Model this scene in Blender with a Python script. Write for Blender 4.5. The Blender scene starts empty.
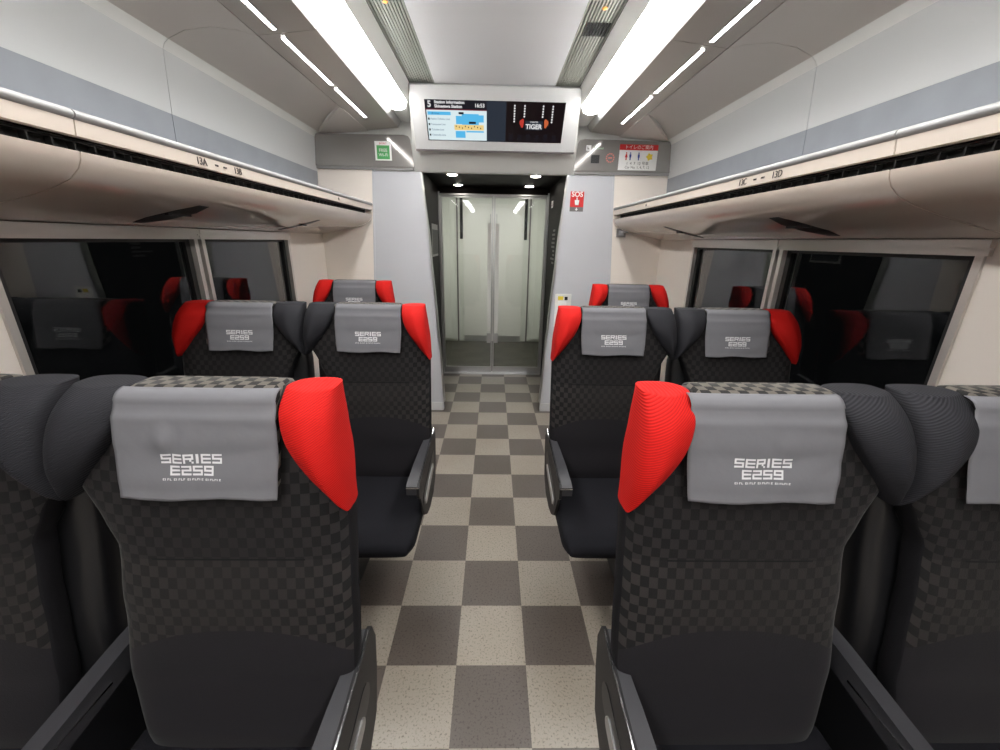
import bpy, bmesh, math, random
from mathutils import Vector, Matrix
random.seed(7)
PI = math.pi
sc = bpy.context.scene
C = sc.collection

# ------------------------------------------------------------------ camera
CAM_H, CAM_X = 1.4492, 0.004
YAW, PITCH, ROLL, FPX = 0.0206, 0.3209, 0.0186, 402.85
cam_d = bpy.data.cameras.new('camera'); cam = bpy.data.objects.new('camera', cam_d); C.objects.link(cam)
cam_d.sensor_width = 36.0; cam_d.lens = FPX / 1000 * 36.0; cam_d.clip_start = 0.02
_F = Vector((math.sin(YAW) * math.cos(PITCH), math.cos(YAW) * math.cos(PITCH), -math.sin(PITCH)))
_R = Vector((math.cos(YAW), -math.sin(YAW), 0)); _U = _R.cross(_F)
_R2 = _R * math.cos(ROLL) + _U * math.sin(ROLL); _U2 = _U * math.cos(ROLL) - _R * math.sin(ROLL)
m = Matrix.Identity(4)
for i in range(3):
    m[i][0] = _R2[i]; m[i][1] = _U2[i]; m[i][2] = -_F[i]
m[0][3], m[1][3], m[2][3] = CAM_X, 0.0, CAM_H
cam.matrix_world = m
sc.camera = cam

# ------------------------------------------------------------------ world, exposure, light levels
w = bpy.data.worlds.new('night'); sc.world = w; w.use_nodes = True
w.node_tree.nodes['Background'].inputs[0].default_value = (0.0012, 0.0013, 0.0014, 1)
w.node_tree.nodes['Background'].inputs[1].default_value = 1.0
sc.view_settings.view_transform = 'Standard'; sc.view_settings.look = 'None'
sc.view_settings.gamma = 1.0; sc.view_settings.use_curve_mapping = False
sc.view_settings.exposure = 1.2
E_MAIN, E_STRIP, E_DOWN, E_SCREEN = 11.0, 12.0, 22.0, 0.40
sc.cycles.use_denoising = True
sc.cycles.max_bounces = 10; sc.cycles.diffuse_bounces = 5; sc.cycles.glossy_bounces = 5
sc.cycles.transmission_bounces = 8; sc.cycles.caustics_refractive = False; sc.cycles.caustics_reflective = False
sc.cycles.sample_clamp_indirect = 4.0

# ------------------------------------------------------------------ materials
def srgb(r, g, b):
    f = lambda c: (c / 255 / 12.92) if c / 255 <= .04045 else ((c / 255 + .055) / 1.055) ** 2.4
    return (f(r), f(g), f(b), 1)
M = {}
def mat(name, col, rough=.5, metal=0., spec=.5, coat=0., trans=0., emit=None, es=0., noise=0., nscale=30., bump=0., bscale=200.):
    m = bpy.data.materials.new(name); m.use_nodes = True
    nt = m.node_tree; b = nt.nodes['Principled BSDF']
    b.inputs['Base Color'].default_value = col; b.inputs['Roughness'].default_value = rough
    b.inputs['Metallic'].default_value = metal; b.inputs['Specular IOR Level'].default_value = spec
    b.inputs['Coat Weight'].default_value = coat; b.inputs['Coat Roughness'].default_value = .05
    b.inputs['Transmission Weight'].default_value = trans
    if emit: b.inputs['Emission Color'].default_value = emit; b.inputs['Emission Strength'].default_value = es
    tc = nt.nodes.new('ShaderNodeTexCoord')
    if noise:
        n = nt.nodes.new('ShaderNodeTexNoise'); n.inputs['Scale'].default_value = nscale; n.inputs['Detail'].default_value = 5
        nt.links.new(tc.outputs['Object'], n.inputs['Vector'])
        mx = nt.nodes.new('ShaderNodeMix'); mx.data_type = 'RGBA'; mx.blend_type = 'MIX'
        mx.inputs[6].default_value = tuple(c * (1 - noise) for c in col[:3]) + (1,)
        mx.inputs[7].default_value = tuple(min(1, c * (1 + noise)) for c in col[:3]) + (1,)
        nt.links.new(n.outputs['Fac'], mx.inputs[0]); nt.links.new(mx.outputs[2], b.inputs['Base Color'])
    if bump:
        n2 = nt.nodes.new('ShaderNodeTexNoise'); n2.inputs['Scale'].default_value = bscale; n2.inputs['Detail'].default_value = 3
        nt.links.new(tc.outputs['Object'], n2.inputs['Vector'])
        bp = nt.nodes.new('ShaderNodeBump'); bp.inputs['Strength'].default_value = bump; bp.inputs['Distance'].default_value = .002
        nt.links.new(n2.outputs['Fac'], bp.inputs['Height']); nt.links.new(bp.outputs['Normal'], b.inputs['Normal'])
    M[name] = m
    return m
mat('white_panel', srgb(230, 230, 226), .45, noise=.02, nscale=4)
mat('housing_grey', srgb(204, 204, 204), .45)
mat('fin_face', srgb(176, 176, 174), .4)
mat('ceiling_panel', srgb(232, 232, 234), .5, noise=.02, nscale=3)
mat('light_wall', srgb(203, 205, 205), .5, noise=.02, nscale=5)
mat('cove_panel', srgb(212, 205, 198), .42, noise=.02, nscale=4)
mat('fin_under', srgb(186, 179, 171), .30, metal=.2, noise=.02, nscale=4)
mat('grey_band', srgb(146, 151, 158), .45, noise=.12, nscale=9)
mat('beige_panel', srgb(240, 231, 222), .42, noise=.015, nscale=3)
mat('rack_under', srgb(216, 203, 191), .14, coat=.5, noise=.02, nscale=3)
mat('rack_frieze', srgb(222, 210, 198), .4)
mat('rail_metal', srgb(168, 168, 168), .5, metal=.2)
mat('bulkhead_grey', srgb(196, 197, 202), .45, noise=.02, nscale=3)
mat('gloss_grey', srgb(158, 155, 152), .10, metal=.45)
mat('aluminium', srgb(196, 196, 196), .3, metal=.9)
mat('frame_metal', srgb(214, 208, 202), .3, metal=.55)
mat('dark_rubber', srgb(20, 20, 20), .5)
mat('black_gloss', srgb(14, 13, 14), .12)
mat('black_slot', srgb(5, 5, 5), .7)
mat('passage_dark', srgb(20, 16, 15), .5, spec=.05)
mat('vestibule_panel', srgb(222, 224, 218), .4)
mat('vestibule_floor', srgb(70, 68, 60), .35, noise=.1, nscale=20)
mat('glass', (1, 1, 1, 1), .0, trans=1.0)
M['glass'].node_tree.nodes['Principled BSDF'].inputs['IOR'].default_value = 1.5
mat('window_glass', (.6, .62, .62, 1), .01, trans=1.0)
M['window_glass'].node_tree.nodes['Principled BSDF'].inputs['IOR'].default_value = 1.5
mat('night', srgb(3, 3, 3), .9)
mat('door_glass', (.955, .985, .965, 1), .0, trans=1.0)
mat('lum_main', (1, 1, 1, 1), .5, emit=(1.0, .985, .96, 1), es=E_MAIN)
mat('lum_strip', (1, 1, 1, 1), .5, emit=(1.0, .98, .96, 1), es=E_STRIP)
mat('lum_down', (1, 1, 1, 1), .5, emit=(1.0, .93, .82, 1), es=E_DOWN)
mat('lum_vestibule', (1, 1, 1, 1), .5, emit=(1.0, .97, .90, 1), es=120)
mat('lum_amber', (1, .5, .15, 1), .5, emit=(1.0, .42, .10, 1), es=.55)
mat('plastic_dark', srgb(32, 32, 34), .45, spec=.3, bump=.15, bscale=600)
mat('plastic_black', srgb(22, 22, 24), .35)
mat('arm_top', srgb(56, 56, 60), .42, bump=.2, bscale=700)
mat('chrome', srgb(225, 225, 225), .15, metal=1.0)
mat('cover_cloth', srgb(112, 112, 116), .85, spec=.2, noise=.03, nscale=60, bump=.25, bscale=45)
mat('print_white', srgb(214, 214, 216), .7)
mat('white_sticker', srgb(240, 240, 238), .5)
mat('red_sticker', srgb(205, 30, 30), .45)
mat('green_sticker', srgb(70, 165, 90), .5)
mat('green_pale', srgb(170, 215, 175), .5)
mat('grey_sticker', srgb(110, 105, 105), .5)
mat('blue_ink', srgb(40, 70, 150), .5)
mat('dark_ink', srgb(70, 62, 58), .5)
mat('yellow_ink', srgb(225, 200, 60), .5)
mat('pink_ink', srgb(220, 120, 110), .5)
mat('button_grey', srgb(150, 148, 146), .4)
def screen(name, r, g, b, k=1.0):
    c = srgb(r, g, b); mat(name, (0, 0, 0, 1), .3, emit=c, es=E_SCREEN * k)
screen('scr_dark', 22, 22, 32); screen('scr_black', 16, 6, 10); screen('scr_grey', 40, 48, 60); screen('scr_white', 225, 242, 246)
screen('scr_blue', 90, 190, 240); screen('scr_yellow', 245, 215, 140); screen('scr_text', 240, 240, 240); screen('scr_red', 190, 60, 50)
screen('scr_orange', 200, 100, 60); screen('scr_maroon', 120, 40, 55); screen('scr_ink', 60, 90, 120)

def ngroup_checker(name, ca, cb, size, plane=True, rough=.85, bump=True, lumbar=False, fade=0., plain=None):
    """woven fabric with small squares, in the seat's own metres"""
    m = bpy.data.materials.new(name); m.use_nodes = True; nt = m.node_tree; N = nt.nodes; L = nt.links
    b = N['Principled BSDF']; b.inputs['Roughness'].default_value = rough; b.inputs['Specular IOR Level'].default_value = .25
    b.inputs['Sheen Weight'].default_value = .12; b.inputs['Sheen Roughness'].default_value = .4
    tc = N.new('ShaderNodeTexCoord'); sp = N.new('ShaderNodeSeparateXYZ'); L.new(tc.outputs['Object'], sp.inputs[0])
    def mth(op, a, bb=None, c=None):
        n = N.new('ShaderNodeMath'); n.operation = op
        for i, v in enumerate((a, bb, c)):
            if v is None: continue
            if isinstance(v, (int, float)): n.inputs[i].default_value = v
            else: L.new(v, n.inputs[i])
        return n.outputs[0]
    hz = mth('SUBTRACT', sp.outputs['Z'], mth('MULTIPLY', sp.outputs['Y'], .9))
    fx = mth('FLOOR', mth('DIVIDE', sp.outputs['X'], size)); fz = mth('FLOOR', mth('DIVIDE', hz, size))
    ck = mth('MODULO', mth('ABSOLUTE', mth('ADD', fx, fz)), 2.0)
    mx = N.new('ShaderNodeMix'); mx.data_type = 'RGBA'; mx.inputs[6].default_value = ca; mx.inputs[7].default_value = cb
    if fade:
        ns = N.new('ShaderNodeTexNoise'); ns.inputs['Scale'].default_value = 5; L.new(tc.outputs['Object'], ns.inputs['Vector'])
        ax = mth('ABSOLUTE', sp.outputs['X'])
        k = mth('ADD', mth('MULTIPLY', ax, 3.2), mth('SUBTRACT', ns.outputs['Fac'], .30)); k = mth('MINIMUM', mth('MAXIMUM', k, .35), 1.0)
        ck = mth('ADD', mth('MULTIPLY', mth('SUBTRACT', ck, .5), k), .5)
    L.new(ck, mx.inputs[0]); out = mx.outputs[2]
    if lumbar:
        # plain lower panel with an arched top edge; slightly lighter cloth below the cross seam
        arc = mth('SUBTRACT', .735, mth('MULTIPLY', mth('POWER', mth('ABSOLUTE', mth('ADD', sp.outputs['X'], lumbar)), 2.4), 2.0))
        below = mth('LESS_THAN', sp.outputs['Z'], arc)
        m2 = N.new('ShaderNodeMix'); m2.data_type = 'RGBA'; L.new(below, m2.inputs[0]); L.new(out, m2.inputs[6]); m2.inputs[7].default_value = plain
        seam = mth('LESS_THAN', mth('ABSOLUTE', mth('SUBTRACT', sp.outputs['Z'], .880)), .0016)
        inw = mth('LESS_THAN', mth('ABSOLUTE', mth('ADD', sp.outputs['X'], lumbar)), .14)
        m3 = N.new('ShaderNodeMix'); m3.data_type = 'RGBA'; L.new(mth('MULTIPLY', seam, inw), m3.inputs[0]); L.new(m2.outputs[2], m3.inputs[6]); m3.inputs[7].default_value = (.004, .004, .005, 1)
        up = mth('GREATER_THAN', sp.outputs['Z'], .880)
        m4 = N.new('ShaderNodeMix'); m4.data_type = 'RGBA'; m4.blend_type = 'MULTIPLY'; L.new(up, m4.inputs[0]); L.new(m3.outputs[2], m4.inputs[6]); m4.inputs[7].default_value = (.72, .72, .76, 1)
        out = m4.outputs[2]
    L.new(out, b.inputs['Base Color'])
    wv = N.new('ShaderNodeTexNoise'); wv.inputs['Scale'].default_value = 420; L.new(tc.outputs['Object'], wv.inputs['Vector'])
    bp = N.new('ShaderNodeBump'); bp.inputs['Strength'].default_value = .35; bp.inputs['Distance'].default_value = .0012
    L.new(wv.outputs['Fac'], bp.inputs['Height']); L.new(bp.outputs['Normal'], b.inputs['Normal'])
    M[name] = m
FA, FB, FP = srgb(19, 18, 19), srgb(46, 43, 42), srgb(27, 25, 29)
ngroup_checker('fabric_back_right', FA, FB, .0168, lumbar=-.030, fade=1, plain=FP)
ngroup_checker('fabric_back_left', FA, FB, .0168, lumbar=.030, fade=1, plain=FP)
ngroup_checker('fabric_head', srgb(18, 17, 17), srgb(92, 87, 80), .0175)
def ribbed(name, ca, cb, scale=560, rough=.8):
    m = bpy.data.materials.new(name); m.use_nodes = True; nt = m.node_tree; N = nt.nodes; L = nt.links
    b = N['Principled BSDF']; b.inputs['Roughness'].default_value = rough; b.inputs['Specular IOR Level'].default_value = .25
    tc = N.new('ShaderNodeTexCoord'); mp = N.new('ShaderNodeMapping'); mp.inputs['Rotation'].default_value = (0, .5, .2)
    L.new(tc.outputs['Object'], mp.inputs[0])
    wv = N.new('ShaderNodeTexWave'); wv.bands_direction = 'Z'; wv.inputs['Scale'].default_value = scale / 6.283 * 1.0
    wv.inputs['Distortion'].default_value = .4; L.new(mp.outputs[0], wv.inputs['Vector'])
    mx = N.new('ShaderNodeMix'); mx.data_type = 'RGBA'; mx.inputs[6].default_value = ca; mx.inputs[7].default_value = cb
    L.new(wv.outputs['Fac'], mx.inputs[0]); L.new(mx.outputs[2], b.inputs['Base Color'])
    bp = N.new('ShaderNodeBump'); bp.inputs['Strength'].default_value = .5; bp.inputs['Distance'].default_value = .0015
    L.new(wv.outputs['Fac'], bp.inputs['Height']); L.new(bp.outputs['Normal'], b.inputs['Normal'])
    M[name] = m
ribbed('fabric_red', srgb(168, 10, 6), srgb(204, 22, 14))
ribbed('fabric_wing', srgb(28, 28, 32), srgb(44, 44, 49), 560)
mat('fabric_plain', srgb(23, 22, 25), .9, spec=.2, bump=.3, bscale=400)
mat('fabric_seat', srgb(22, 22, 27), .9, spec=.2, noise=.25, nscale=300, bump=.4, bscale=500)

def floor_mat():
    m = bpy.data.materials.new('floor_tiles'); m.use_nodes = True; nt = m.node_tree; N = nt.nodes; L = nt.links
    b = N['Principled BSDF']
    tc = N.new('ShaderNodeTexCoord'); mp = N.new('ShaderNodeMapping')
    # a dark tile's corner sits at x=.138, y=1.046+.25k
    mp.inputs['Location'].default_value = (-(.138 - .25 * 20), -(1.046 - .25 * 40), 5e-4)
    L.new(tc.outputs['Object'], mp.inputs[0])
    ck = N.new('ShaderNodeTexChecker'); ck.inputs['Scale'].default_value = 4.0; L.new(mp.outputs[0], ck.inputs['Vector'])
    LIGHT = srgb(160, 152, 141); DARK = srgb(96, 88, 83)
    ck.inputs['Color1'].default_value = LIGHT; ck.inputs['Color2'].default_value = DARK
    sp = N.new('ShaderNodeTexNoise'); sp.inputs['Scale'].default_value = 130; sp.inputs['Detail'].default_value = 4; sp.inputs['Roughness'].default_value = .7
    L.new(tc.outputs['Object'], sp.inputs['Vector'])
    rp = N.new('ShaderNodeValToRGB'); rp.color_ramp.elements[0].position = .36; rp.color_ramp.elements[1].position = .46
    rp.color_ramp.elements[0].color = (.34, .30, .26, 1); rp.color_ramp.elements[1].color = (1, 1, 1, 1)
    L.new(sp.outputs['Fac'], rp.inputs[0])
    big = N.new('ShaderNodeTexNoise'); big.inputs['Scale'].default_value = 3.0; L.new(tc.outputs['Object'], big.inputs['Vector'])
    rb = N.new('ShaderNodeValToRGB'); rb.color_ramp.elements[0].position = .3; rb.color_ramp.elements[1].position = .7
    rb.color_ramp.elements[0].color = (.9, .88, .84, 1); rb.color_ramp.elements[1].color = (1, 1, 1, 1); L.new(big.outputs['Fac'], rb.inputs[0])
    mx = N.new('ShaderNodeMix'); mx.data_type = 'RGBA'; mx.blend_type = 'MULTIPLY'; mx.inputs[0].default_value = .8
    L.new(ck.outputs['Color'], mx.inputs[6]); L.new(rp.outputs[0], mx.inputs[7])
    m2 = N.new('ShaderNodeMix'); m2.data_type = 'RGBA'; m2.blend_type = 'MULTIPLY'; m2.inputs[0].default_value = 1
    L.new(mx.outputs[2], m2.inputs[6]); L.new(rb.outputs[0], m2.inputs[7])
    L.new(m2.outputs[2], b.inputs['Base Color'])
    b.inputs['Roughness'].default_value = .30; b.inputs['Specular IOR Level'].default_value = .55
    M['floor_tiles'] = m
floor_mat()
def grille_mat():
    m = bpy.data.materials.new('grille'); m.use_nodes = True
    b = m.node_tree.nodes['Principled BSDF']; b.inputs['Base Color'].default_value = srgb(176, 178, 168); b.inputs['Metallic'].default_value = .4; b.inputs['Roughness'].default_value = .4
    M['grille'] = m
grille_mat()

# ------------------------------------------------------------------ helpers
def tag(o, label=None, cat=None, group=None, kind=None):
    if label: o['label'] = label
    if cat: o['category'] = cat
    if group: o['group'] = group
    if kind: o['kind'] = kind
    return o
def link(name, me, parent=None):
    o = bpy.data.objects.new(name, me); C.objects.link(o)
    if parent: o.parent = parent
    return o
def thing(name, label, cat, loc=(0, 0, 0), group=None):
    o = bpy.data.objects.new(name, None); C.objects.link(o); o.location = loc; o.empty_display_size = .1
    return tag(o, label, cat, group)
def finish(name, bm, mats, parent=None, smooth=False, angle=40, bev=0, seg=2, off=None):
    if bev:
        bmesh.ops.bevel(bm, geom=[e for e in bm.edges if e.is_manifold and e.calc_face_angle(0) > .5], offset=bev, segments=seg, affect='EDGES', profile=.6)
    bmesh.ops.recalc_face_normals(bm, faces=bm.faces)
    me = bpy.data.meshes.new(name); bm.to_mesh(me); bm.free()
    for mm in (mats if isinstance(mats, (list, tuple)) else [mats]): me.materials.append(M[mm])
    if smooth or bev:
        me.polygons.foreach_set('use_smooth', [True] * len(me.polygons))
        me.set_sharp_from_angle(angle=math.radians(angle))
    o = link(name, me, parent)
    if off: o.location = off
    return o
def add_box(bm, x0, x1, y0, y1, z0, z1, mi=0):
    vs = [bm.verts.new((x, y, z)) for z in (z0, z1) for y in (y0, y1) for x in (x0, x1)]
    fs = [(0, 1, 3, 2), (4, 6, 7, 5), (0, 4, 5, 1), (2, 3, 7, 6), (0, 2, 6, 4), (1, 5, 7, 3)]
    for f in fs:
        ff = bm.faces.new([vs[i] for i in f]); ff.material_index = mi
def box(name, x0, x1, y0, y1, z0, z1, m_, parent=None, bev=0, **k):
    bm = bmesh.new(); add_box(bm, min(x0, x1), max(x0, x1), min(y0, y1), max(y0, y1), min(z0, z1), max(z0, z1))
    return finish(name, bm, m_, parent, bev=bev, **k)
def add_prism(bm, poly, axis, a, b, mi=0):
    """extrude a polygon of 2D points along 'axis' from a to b"""
    def P(p, t):
        return {'x': (t, p[0], p[1]), 'y': (p[0], t, p[1]), 'z': (p[0], p[1], t)}[axis]
    A = [bm.verts.new(P(p, a)) for p in poly]; B = [bm.verts.new(P(p, b)) for p in poly]
    n = len(poly)
    fs = [bm.faces.new(A), bm.faces.new(B[::-1])]
    for i in range(n): fs.append(bm.faces.new((A[i], B[i], B[(i + 1) % n], A[(i + 1) % n])))
    for f in fs: f.material_index = mi
def prism(name, poly, axis, a, b, m_, parent=None, bev=0, **k):
    bm = bmesh.new(); add_prism(bm, poly, axis, a, b)
    return finish(name, bm, m_, parent, bev=bev, **k)
def shell_poly(pts, t, side):
    """closed outline of a strip of thickness t lying outside (away from the aisle / upward) of the polyline"""
    n = len(pts); out = []
    for i in range(n):
        a = Vector(pts[max(i - 1, 0)]); b = Vector(pts[min(i + 1, n - 1)]); d = (b - a).normalized()
        nn = Vector((d.y, -d.x))
        if nn.x * side + nn.y < 0 and abs(nn.x * side + nn.y) > 1e-6: nn = -nn
        out.append((pts[i][0] + nn.x * t, pts[i][1] + nn.y * t))
    return list(pts) + out[::-1]
def shell(name, pts, side, y0, y1, m_, t=.02, parent=None, smooth=False):
    p = [(x * side, z) for x, z in pts]
    bm = bmesh.new(); add_prism(bm, shell_poly(p, t, side), 'y', y0, y1)
    return finish(name, bm, m_, parent, smooth=smooth, angle=50)
def struct(o): o['kind'] = 'structure'; return o
def text_mesh(name, s, size, m_, mtx, parent=None, ext=.0006, align='CENTER', bold=0., xs=1.0):
    cu = bpy.data.curves.new(name, 'FONT'); cu.body = s; cu.size = size; cu.extrude = ext; cu.align_x = align; cu.align_y = 'CENTER'; cu.offset = bold
    to = bpy.data.objects.new('tmp', cu); C.objects.link(to)
    dg = bpy.context.evaluated_depsgraph_get(); me = bpy.data.meshes.new_from_object(to.evaluated_get(dg))
    bpy.data.objects.remove(to)
    me.transform(Matrix.Diagonal((xs, 1, 1, 1))); me.transform(mtx)
    me.materials.clear(); me.materials.append(M[m_])
    return link(name, me, parent)
def face_cam(x, y, z, tilt=0.):
    """text plane facing -Y, upright; tilt leans its top towards the viewer"""
    return Matrix.Translation((x, y, z)) @ Matrix.Rotation(PI / 2 + tilt, 4, 'X')
def lerp(a, b, t): return a + (b - a) * t
def curve_at(tab, z):
    """smooth interpolation in a table of (z, value...)"""
    if z <= tab[0][0]: return tab[0][1:]
    for i in range(len(tab) - 1):
        if z <= tab[i + 1][0]:
            t = (z - tab[i][0]) / (tab[i + 1][0] - tab[i][0]); t = t * t * (3 - 2 * t) * .6 + t * .4
            return tuple(lerp(p, q, t) for p, q in zip(tab[i][1:], tab[i + 1][1:]))
    return tab[-1][1:]
def loft_rings(bm, rings, cap=True, mi=0):
    vr = [[bm.verts.new(p) for p in r] for r in rings]; n = len(rings[0])
    for a, b in zip(vr, vr[1:]):
        for i in range(n):
            f = bm.faces.new((a[i], a[(i + 1) % n], b[(i + 1) % n], b[i])); f.material_index = mi
    if cap:
        bm.faces.new(vr[0][::-1]); bm.faces.new(vr[-1])
def superring(x0, x1, y0, y1, n=40, e=4.0):
    cx, cy, hx, hy = (x0 + x1) / 2, (y0 + y1) / 2, (x1 - x0) / 2, (y1 - y0) / 2
    out = []
    for i in range(n):
        a = 2 * PI * i / n; c, s = math.cos(a), math.sin(a)
        out.append((cx + hx * math.copysign(abs(c) ** (2 / e), c), cy + hy * math.copysign(abs(s) ** (2 / e), s)))
    return out

# ------------------------------------------------------------------ room shell
H = CAM_H
YB, YF = -4.0, 3.345
struct(box('floor', -1.40, 1.40, YB, 4.50, -.05, 0, 'floor_tiles'))
ZC = H + .93
struct(box('ceiling', -.378, .378, YB, 3.36, ZC, ZC + .03, 'ceiling_panel'))
JOINTS = [YB, -2.085, -.085, 1.915, YF]
tn = 0
def trim(o):
    global tn
    tn += 1; o.name = 'trim_%d' % tn; return struct(o)
DOWN = lambda x, d: (x, H + d)
WIN = [(-2.87, -2.10), (-2.03, -1.24), (-.87, -.10), (-.03, .76), (1.13, 1.90), (1.97, 2.755)]
ZW0, ZW1 = .74, 1.433
for side, sn in ((-1, 'left'), (1, 'right')):
    # lower wall with its window openings, then the wall above the rack
    bm = bmesh.new(); xa, xb = sorted((side * 1.33, side * 1.40))
    add_box(bm, xa, xb, YB, YF, 0, ZW0); add_box(bm, xa, xb, YB, YF, ZW1 + .043, 1.62)
    ys = [YB] + [v for wv in WIN for v in wv] + [YF]
    for i in range(0, len(ys), 2):
        if i in (4, 8, 12 - 0) and False: continue
        a, b = ys[i], ys[i + 1]
        if b - a > .1:
            add_box(bm, xa, xb, a, b, ZW0, ZW1 + .043)
    struct(finish('wall_' + sn, bm, 'beige_panel'))
    for a, b in zip(JOINTS, JOINTS[1:]):
        g = .0015
        trim(shell('t', [(1.33, 1.62), (1.315, H + .4676)], side, a + g, b - g, 'grey_band'))
        trim(shell('t', [(1.3145, H + .4676), (1.297, H + .69)], side, a + g, b - g, 'light_wall'))
        trim(shell('t', [(1.297, H + .69), (1.288, H + .708), (1.27, H + .7236)], side, a + g, b - g, 'white_panel', smooth=True))
        # cove and fin, with the darker joints between their panels
        if b < YF:
            pts = [(1.27, H + .7236), (1.20, H + .752), (1.10, H + .765), (1.0, H + .757), (.925, H + .742)]
            trim(shell('t', pts, side, a + g, b - g, 'cove_panel', smooth=True))
        trim(shell('t', [(.921, H + .742), (.694, H + .765)], side, a + g, (b - g) if b < YF else 3.325, 'fin_under'))
        trim(shell('t', [(.694, H + .765), (.668, H + .80)], side, a + g, (b - g) if b < YF else 3.325, 'fin_face'))
    # last cove panel cut along the hip, and the hip itself
    pts = [(1.27, H + .7236), (1.20, H + .752), (1.10, H + .765), (1.0, H + .757), (.925, H + .742)]
    bm = bmesh.new(); lo = []; hi = []
    for (x, z) in pts:
        ye = lerp(2.79, YF, (x - .925) / .345)
        lo.append([(side * x, 1.9165, z), (side * x, ye, z - .0)]); hi.append([(side * x, 1.9165, z + .03), (side * x, ye, z + .03)])
    grid = [[bm.verts.new(p) for p in (l[0], l[1], h[1], h[0])] for l, h in zip(lo, hi)]
    for p, q in zip(grid, grid[1:]):
        for i in range(4): bm.faces.new((p[i], p[(i + 1) % 4], q[(i + 1) % 4], q[i]))
    bm.faces.new(grid[0]); bm.faces.new(grid[-1][::-1])
    trim(finish('t', bm, 'cove_panel', smooth=True, angle=50))
    bm = bmesh.new()   # hip panel at the bulkhead
    A, B, D, E2 = (1.285, YF, H + .715), (.929, 2.797, H + .740), (.915, YF, H + .738), (.70, YF, H + .738)
    tri = [(side * p[0], p[1], p[2]) for p in (A, B, (.915, 2.85, H + .7385), D)]
    lo = [bm.verts.new(p) for p in tri]; hi = [bm.verts.new((p[0], p[1], p[2] + .02)) for p in tri]
    bm.faces.new(lo); bm.faces.new(hi[::-1])
    for i in range(4): bm.faces.new((lo[i], hi[i], hi[(i + 1) % 4], lo[(i + 1) % 4]))
    trim(finish('t', bm, 'cove_panel'))
    # flange between diffuser and grille
    trim(shell('t', [(.564, H + .838), (.543, H + .895), (.536, H + .918), (.534, H + .9285)], side, YB, 3.30, 'white_panel', t=.015, smooth=True))
    # long lit diffuser
    t = thing('ceiling_light', 'long white lit diffuser in the %s side of the ceiling' % sn, 'light', (side * .635, 0, H + .85), 'ceiling diffusers')
    del t['group']
    prof = [(.668, H + .802), (.645, H + .793), (.610, H + .791), (.580, H + .803), (.5655, H + .838)]
    o = shell('diffuser', prof, side, YB + .02, 3.02, 'lum_main', t=.01, smooth=True, parent=t); o.location = (-side * .635, 0, -(H + .85))
    o = shell('end_cap', prof, side, 3.02, 3.30, 'white_panel', t=.01, smooth=True, parent=t); o.location = (-side * .635, 0, -(H + .85))
    # ventilation grille: slats over a dark tray
    t = thing('ceiling_grille', 'slatted metal air grille along the %s of the ceiling panel' % sn, 'vent', (side * .456, 0, ZC))
    x0, x1 = .3785, .534
    bm = bmesh.new(); add_box(bm, *sorted((side * x0 - side * .456, side * x1 - side * .456)), YB, 3.0, .012, .02); finish('tray', bm, 'black_slot', t)
    bm = bmesh.new(); n = 11
    for i in range(n):
        xc = lerp(x0 + .006, x1 - .006, i / (n - 1)) * side - side * .456
        add_box(bm, xc - .0044, xc + .0044, YB, 3.0, 0, .012)
    finish('slat', bm, 'grille', t)
    if side > 0:
        bm = bmesh.new()
        for i in range(8):
            xc = (lerp(.415, .512, i / 7)) - .456
            add_box(bm, xc - .004, xc + .004, 2.19, 2.31, -.003, .0)
        finish('intake_slot', bm, 'black_slot', t)
    bm = bmesh.new(); bmesh.ops.create_uvsphere(bm, u_segments=16, v_segments=8, radius=.011)
    bmesh.ops.scale(bm, vec=(1, 1, .35), verts=bm.verts); finish('amber_lamp', bm, 'lum_amber', t, smooth=True, off=(0, 2.07, -.002))
    # thin reading strip lights in the fin's underside
    for k, (a, b) in enumerate([(2.512, 3.02), (1.95, 2.448), (1.36, 1.877), (.80, 1.32), (-.05, .45), (-.61, -.13), (-1.2, -.68)]):
        xs, zs = .839, H + .749
        t = thing('strip_light', 'x', 'light', (side * xs, (a + b) / 2, zs), 'strip lights of the %s fin' % sn)
        place = ['nearest the end wall', 'second from the end wall', 'third from the end wall'][k] if k < 3 else ['fourth', 'fifth', 'sixth', 'seventh'][k - 3] + ' from the end wall'
        t['label'] = 'thin white strip light in the %s ceiling fin, %s' % (sn, place)
        del t['group']
        L2 = (b - a) / 2
        box('lens', -.0072, .0072, -L2, L2, -.003, .006, 'lum_strip', t, bev=.002)
        bm = bmesh.new()
        for q in (-1, 1): add_box(bm, min(q * .0072, q * .0105), max(q * .0072, q * .0105), -L2 - .003, L2 + .003, -.002, .004)
        finish('bezel', bm, 'aluminium', t)
# end wall behind the camera (only ever met in reflections)
bm = bmesh.new(); add_box(bm, -1.42, 1.42, YB - .05, YB, 0, 2.42)
struct(finish('wall_back', bm, 'bulkhead_grey'))

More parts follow.
